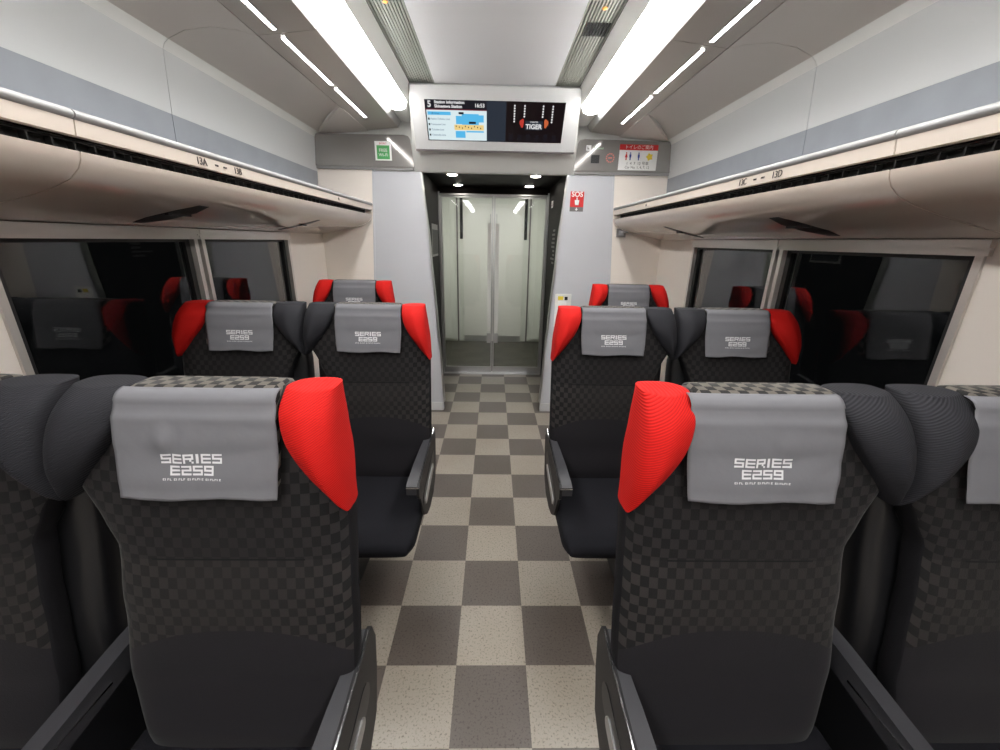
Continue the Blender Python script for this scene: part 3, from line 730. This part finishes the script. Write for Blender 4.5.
def make_seat(label, loc, red, aisle, row, both=False, cover_seed=1):
    """red: +1 the red wing is on the viewer's right, -1 on the left"""
    s = red
    T = thing('passenger_seat', label, 'seat', loc, 'passenger seats'); del T['group']
    def fx(v): return s * v           # v measured positive towards the red side
    def flipped(bm): return bm
    # ---- backrest
    def b_back():
        tab = [(.40, -.165, .225, -.125, -.05), (.50, -.175, .240, -.130, -.055), (.62, -.190, .252, -.108, -.035), (.78, -.185, .253, -.082, -.010), (.90, -.183, .252, -.060, .015),
               (.95, -.205, .252, -.052, .03), (1.03, -.247, .250, -.036, .05), (1.10, -.246, .240, -.016, .065), (1.165, -.234, .224, -.004, .07), (1.185, -.226, .216, .012, .066), (1.190, -.21, .20, .03, .06)]
        zs = [.40 + (1.190 - .40) * i / 60 for i in range(61)]
        bm = bmesh.new(); loft_rings(bm, [[(fx(p[0]), p[1], p[2]) for p in r] for r in body_rings(tab, zs)])
        bm.normal_update()
        for f in bm.faces:
            if abs(f.normal.x) > .80: f.material_index = 1
        return finish('backrest', bm, ['fabric_back_right' if s > 0 else 'fabric_back_left', 'fabric_plain'], T, smooth=True, angle=70)
    put(('back', s), 'backrest', T, b_back)
    def b_shell():
        tab = [(.36, -.225, .19, -.07, .05), (.6, -.235, .20, -.05, .065), (.95, -.240, .20, .01, .10), (1.12, -.20, .20, .05, .11), (1.17, -.19, .19, .055, .105)]
        zs = [.36 + .81 * i / 30 for i in range(31)]
        bm = bmesh.new(); loft_rings(bm, [[(fx(p[0]), p[1], p[2]) for p in r] for r in body_rings(tab, zs)])
        return finish('back_shell', bm, 'plastic_black', T, smooth=True, angle=70)
    put(('shell', s), 'back_shell', T, b_shell)
    # ---- head pillow under the cloth
    def b_pil():
        tab = [(1.02, -.130, .134, -.044, .03), (1.03, -.131, .137, -.047, .03), (1.10, -.131, .137, -.034, .06), (1.15, -.131, .137, -.025, .085), (1.178, -.130, .136, -.016, .09), (1.189, -.138, .132, .0, .084), (1.194, -.13, .125, .014, .07)]
        zs = [1.02 + .174 * i / 34 for i in range(35)]
        rings = [[(fx(p[0] + .0), p[1], p[2]) for p in r] for r in body_rings(tab, zs, e=7)]
        bm = bmesh.new(); loft_rings(bm, rings)
        return finish('head_pillow', bm, 'fabric_head', T, smooth=True, angle=70)
    put(('pillow', s), 'head_pillow', T, b_pil)
    # ---- red wing: pointed below, flat on top, with a ridge
    def wing(sd, nm='red_wing', m_='fabric_red', fw=1.0, zt=.975, dy=0., ins=1.0):
        zs = [.975, .985, 1.0, 1.02, 1.05, 1.08, 1.11, 1.14, 1.162, 1.178, 1.186, 1.190, 1.1925]
        bm = bmesh.new(); rings = []
        for z in zs:
            w_ = fw * curve_at([(.975, .004), (1.0, .024), (1.04, .054), (1.08, .080), (1.12, .104), (1.16, .118), (1.193, .119)], z)[0]
            yf = curve_at([(.975, -.050), (1.0, -.068), (1.06, -.086), (1.12, -.078), (1.155, -.058), (1.178, -.030), (1.193, -.006)], z)[0] + dy
            yb = curve_at([(.975, .0), (1.1, .05), (1.193, .078)], z)[0]
            xo = .2585 - ins * curve_at([(.975, .0), (1.06, .005), (1.12, .015), (1.193, .030)], z)[0]
            xi = min(xo - .003, .2575 - w_ - .002)
            rid = lerp(xo, xi, .40)
            pts = [(xo, yb), (xo + .0005, lerp(yb, yf, .45)), (xo - .001, yf + .026), (lerp(xo, rid, .35), yf + .012), (lerp(xo, rid, .85), yf + .001), (lerp(rid, xi, .12), yf + .0005), (lerp(rid, xi, .5), yf + .010), (lerp(rid, xi, .85), yf + .022), (xi, yf + .036), (xi + .002, lerp(yb, yf, .2)), (lerp(xi, xo, .3), yb + .004), (lerp(xi, xo, .7), yb + .005)]
            zz = zt + (z - .975) * (1.1925 - zt) / (1.1925 - .975)
            rings.append([(sd * x, y, zz) for x, y in pts])
        loft_rings(bm, rings)
        bmesh.ops.recalc_face_normals(bm, faces=bm.faces)
        me = bpy.data.meshes.new(nm); bm.to_mesh(me); bm.free(); me.materials.append(M[m_])
        me.polygons.foreach_set('use_smooth', [True] * len(me.polygons)); me.set_sharp_from_angle(angle=math.radians(65))
        o = link(nm, me, T); md = o.modifiers.new('sub', 'SUBSURF'); md.levels = 2; md.render_levels = 2
        if m_ == 'fabric_red': o['label'] = 'bright red headrest wing'
        return o
    put(('red', s, aisle), 'red_wing', T, lambda: wing(s, fw=1.0 if aisle else 1.17))
    if both:
        put(('red', -s, 'b'), 'red_wing', T, lambda: wing(-s))
    else:
        put(('dark', s), 'side_wing', T, lambda: wing(-s, 'side_wing', 'fabric_wing', 1.06, .985, .012, .35))
    # ---- headrest cover with its printing
    xc = (.012 if aisle else -.010) - (s * .007 if row == 1 else 0); HW = .138 if row == 1 else .131; ZB = 1.010
    def disp(u, v):
        k = cover_seed
        a = .0016 * math.sin(7 * u + 3 * k) * math.sin(5 * v + k) + .0010 * math.sin(17 * u * v + 2 * k)
        if row == 1: a += .009 * math.exp(-((u - (.32 if s > 0 else .62)) ** 2 / .004 + (v - .38) ** 2 / .02)) * (1 if s > 0 else .4) - .003 * math.exp(-((u - .42) ** 2 / .006 + (v - .55) ** 2 / .03))
        return a * min(1, v * 4)
    def cover():
        bm = bmesh.new(); NU, NV = 44, 44; grid = []
        path = [(.004, 1.1955), (-.004, 1.1945), (-.012, 1.191), (-.017, 1.187), (-.022, 1.180)]
        zb = ZB
        for j in range(NV + 1):
            v = j / NV; row_ = []
            if j <= 6:
                q = j / 6 * (len(path) - 1); i0 = min(int(q), len(path) - 2); tt = q - i0
                y = lerp(path[i0][0], path[i0 + 1][0], tt); z = lerp(path[i0][1], path[i0 + 1][1], tt); vv = 0
            else:
                vv = (j - 6) / (NV - 6); z = lerp(1.180, zb, vv); y = cover_y(z) - .0035 - (.010 * max(0, vv - .7) ** 1.3)
                y = lerp(-.022, y, min(1, vv * 6))
            hw_ = HW + .004 * math.sin(PI * vv) - .003 * vv
            for i in range(NU + 1):
                u = i / NU; ex = (2 * u - 1)
                bow = .004 * abs(ex) ** 6
                wob = .0022 * math.sin(9 * u + cover_seed * 2) * max(0, vv - .8) * 5
                row_.append(bm.verts.new((fx(xc - .003) + ex * hw_, y + bow - abs(disp(u, vv)) - .001, z + wob)))
            grid.append(row_)
        for a, b in zip(grid, grid[1:]):
            for i in range(NU): bm.faces.new((a[i], b[i], b[i + 1], a[i + 1]))
        o = finish('headrest_cover', bm, 'cover_cloth', T, smooth=True, angle=80)
        md = o.modifiers.new('thick', 'SOLIDIFY'); md.thickness = .0015; md.offset = -1
        o['label'] = 'grey cloth headrest cover with white printing'
        return o
    cv = put(('cover', s, row, cover_seed, aisle), 'headrest_cover', T, cover)
    def surf_y(x, z):
        vv = (1.180 - z) / (1.180 - ZB); u = ((x - fx(xc - .003)) / HW + 1) / 2
        y = cover_y(z) - .0035 - (.010 * max(0, vv - .7) ** 1.3)
        return y - abs(disp(u, vv)) - .001 - .0012
    def letters():
        bm = bmesh.new(); x00 = fx(xc - .003) - (.006 if row == 1 else 0)
        def cell(x0, x1, z0, z1):
            vs = [bm.verts.new((x, surf_y(x, z), z)) for x, z in ((x0, z0), (x1, z0), (x1, z1), (x0, z1))]
            bm.faces.new(vs)
        def line(s_, zt, h_, w_, gap, slant=.0):
            n = len(s_); tot = sum((w_ * .45 if ch == 'I' else w_) for ch in s_) + gap * (n - 1); x = x00 - tot / 2
            for ch in s_:
                g = GLY[ch]; cw = w_ * .45 if ch == 'I' else w_
                for r_ in range(5):
                    z1 = zt - h_ * (r_ / 5) ; z0 = zt - h_ * ((r_ + (1.0 if True else .9)) / 5)
                    if ch == 'I': cell(x + cw * .2, x + cw * .8, z0, z1); continue
                    st = [k for k in range(5) if g[r_][k] == '#']
                    runs = []
                    for k in st:
                        if runs and runs[-1][1] == k: runs[-1][1] = k + 1
                        else: runs.append([k, k + 1])
                    for a, b in runs:
                        xa, xb = x + cw * a / 5, x + cw * b / 5
                        m_ = max(1, int((xb - xa) / .005))
                        for q in range(m_): cell(lerp(xa, xb, q / m_), lerp(xa, xb, (q + 1) / m_), z0, z1)
                x += cw + gap
        line('SERIES', 1.091, .0165, .0168, .0024); line('E259', 1.0705, .0165, .0168, .0024)
        random.seed(5); x = x00 - .050   # the small line of company lettering
        for word in (4, 5, 7, 7):
            for q in range(word):
                cell(x, x + .0012, 1.0455, 1.0490)
                if q % 2 == 0: cell(x + .0012, x + .0030, 1.0478, 1.0490)
                if q % 3 == 0: cell(x + .0012, x + .0030, 1.0455, 1.0464)
                x += .0040
            x += .0030
        return finish('printed_lettering', bm, 'print_white', cv)
    put(('letters', s, row, cover_seed, aisle), 'printed_lettering', cv, letters)
    # ---- cushion
    def b_cush():
        bm = bmesh.new(); rings = []
        for i in range(25):
            t = i / 24; y = lerp(-.545, -.09, t)
            e = min(1, math.sin(min(1, t * 6 + .02) * PI / 2)); e2 = e
            x0, x1 = -.215 * (.90 + .10 * e), .250 * (.92 + .08 * e)
            zt = lerp(.485, .470, t) - .035 * (1 - e); zb_ = .400 + .02 * (1 - e)
            rings.append([(fx(p[0]), y, p[1]) for p in superring(x0, x1, zb_, zt, 36, 5)])
        loft_rings(bm, rings)
        return finish('seat_cushion', bm, 'fabric_seat', T, smooth=True, angle=70)
    put(('cush', s), 'seat_cushion', T, b_cush)
    # ---- pedestal
    def b_ped():
        bm = bmesh.new(); add_box(bm, min(fx(-.20), fx(.17)), max(fx(-.20), fx(.17)), -.44, -.06, .33, .399)
        add_box(bm, min(fx(-.19), fx(-.06)), max(fx(-.19), fx(-.06)), -.26, -.04, 0.0, .33)
        return finish('pedestal', bm, 'plastic_black', T, bev=.01)
    put(('ped', s), 'pedestal', T, b_ped)
    # ---- armrests
    def arm_side(sd, kind):
        """outer (aisle) arm: shell panel, pad on top, bright edge line and a slotted handle"""
        x_out, x_in = (.258, .236)
        root = None
        # profile in (y,z)
        prof = [(-.005, .648), (-.020, .655), (-.06, .643), (-.16, .632), (-.30, .622), (-.40, .616), (-.415, .605), (-.415, .565), (-.39, .545), (-.37, .50), (-.33, .43), (-.27, .39), (-.20, .372), (-.10, .375), (-.03, .42), (.0, .52), (.012, .60)]
        bm = bmesh.new(); add_prism(bm, prof, 'x', sd * (x_out - .009), sd * x_out)
        o = finish('armrest', bm, 'plastic_dark', T, bev=.002)
        bm = bmesh.new(); pp = []
        for y, z, wi_ in ((-.012, .648, .026), (-.07, .6395, .032), (-.16, .6312, .040), (-.28, .6226, .046), (-.398, .6155, .047), (-.412, .606, .047)):
            pp.append([(sd * (x_out - .0095), y, z - .0), (sd * (x_out - wi_), y, z - .002), (sd * (x_out - wi_), y, z - .03), (sd * (x_out - .0095), y, z - .03)])
        loft_rings(bm, pp); finish('arm_pad', bm, 'arm_top', o, bev=.003)
        # bright line on the top outer edge
        bm = bmesh.new()
        top = [(-.02, .6555), (-.06, .6435), (-.16, .6325), (-.30, .6225), (-.40, .6165)]
        rr = []
        for y, z in top: rr.append([(sd * (x_out - .0035), y, z - .001), (sd * (x_out - .0005), y, z - .001), (sd * (x_out - .0005), y, z + .0008), (sd * (x_out - .0035), y, z + .0008)])
        loft_rings(bm, rr); finish('edge_strip', bm, 'chrome', o)
        box('front_strip', sd * (x_out - .046), sd * (x_out - .002), -.4185, -.4135, .606, .611, 'chrome', o)
        # slot with a metal insert on the outer face
        def oval(y0, z0, y1, z1, r, x_a, x_b, m_, nm):
            bm = bmesh.new(); d = Vector((y1 - y0, z1 - z0)); L = d.length; a = math.atan2(d.y, d.x); pts = []
            for k in range(9): q = a - PI / 2 + PI * k / 8; pts.append((y1 + r * math.cos(q), z1 + r * math.sin(q)))
            for k in range(9): q = a + PI / 2 + PI * k / 8; pts.append((y0 + r * math.cos(q), z0 + r * math.sin(q)))
            add_prism(bm, pts, 'x', sd * x_a, sd * x_b); return finish(nm, bm, m_, o)
        oval(-.31, .50, -.09, .54, .034, x_out, x_out + .0015, 'plastic_black', 'grip_recess')
        oval(-.30, .480, -.12, .515, .016, x_out + .0015, x_out + .005, 'aluminium', 'grip_bar')
        return o
    if aisle:
        def arm_tree():
            return arm_side(s, 'aisle')
        if ('arm', s) in cache:
            src = cache[('arm', s)]; o = src.copy(); C.objects.link(o); o.parent = T
            for ch in src.children: c = ch.copy(); C.objects.link(c); c.parent = o
        else: cache[('arm', s)] = arm_tree()
    # centre armrest between a pair belongs to the aisle seat
    if aisle and not both:
        def b_mid():
            bm = bmesh.new(); rings = []
            for (y, z) in ((.01, .655), (-.06, .652), (-.18, .640), (-.32, .628), (-.41, .620), (-.425, .610)):
                x = -.258
                rings.append([(fx(x - .0), y, z), (fx(x + .034), y, z), (fx(x + .034), y, z - .055), (fx(x), y, z - .055)])
            loft_rings(bm, rings)
            o = finish('centre_armrest', bm, 'arm_top', T, bev=.004)
            return o
        put(('mid', s), 'centre_armrest', T, b_mid)
        def b_con():
            bm = bmesh.new(); add_prism(bm, [(-.03, .60), (-.38, .57), (-.42, .40), (-.38, .33), (-.06, .33), (.0, .45)], 'x', *sorted((fx(-.252), fx(-.232))))
            return finish('centre_console', bm, 'plastic_black', T, bev=.004)
        put(('con', s), 'centre_console', T, b_con)
        put(('midline', s), 'centre_strip', T, lambda: box('centre_strip', fx(-.2245), fx(-.2225), -.41, -.10, .612, .617, 'chrome', T))
    return T
XA, XW = .510, 1.028
R1, R2, R3 = .67, 1.655, 2.64
make_seat('nearest left aisle seat, large dark checked back, red wing on its right', (-XA, R1, 0), 1, True, 1, cover_seed=1)
make_seat('nearest left window seat, cut off by the left picture edge', (-XW, R1, 0), -1, False, 1, cover_seed=2)
make_seat('nearest right aisle seat, large dark checked back, red wing on its left', (XA + .0, R1, 0), -1, True, 1, cover_seed=1)
make_seat('nearest right window seat, cut off by the right picture edge', (XW + .0, R1, 0), 1, False, 1, cover_seed=3)
make_seat('second row left aisle seat with its black cushion showing', (-XA, R2, 0), 1, True, 2, cover_seed=4)
make_seat('second row left window seat with red wing against the window', (-XW, R2, 0), -1, False, 2, cover_seed=5)
make_seat('second row right aisle seat with its black cushion showing', (XA, R2, 0), -1, True, 2, cover_seed=4)
make_seat('second row right window seat with red wing against the window', (XW, R2, 0), 1, False, 2, cover_seed=5)
make_seat('single seat with two red wings by the end wall, left side', (-.887, R3, 0), 1, True, 3, both=True, cover_seed=6)
make_seat('single seat with two red wings by the end wall, right side', (.887, R3, 0), -1, True, 3, both=True, cover_seed=6)
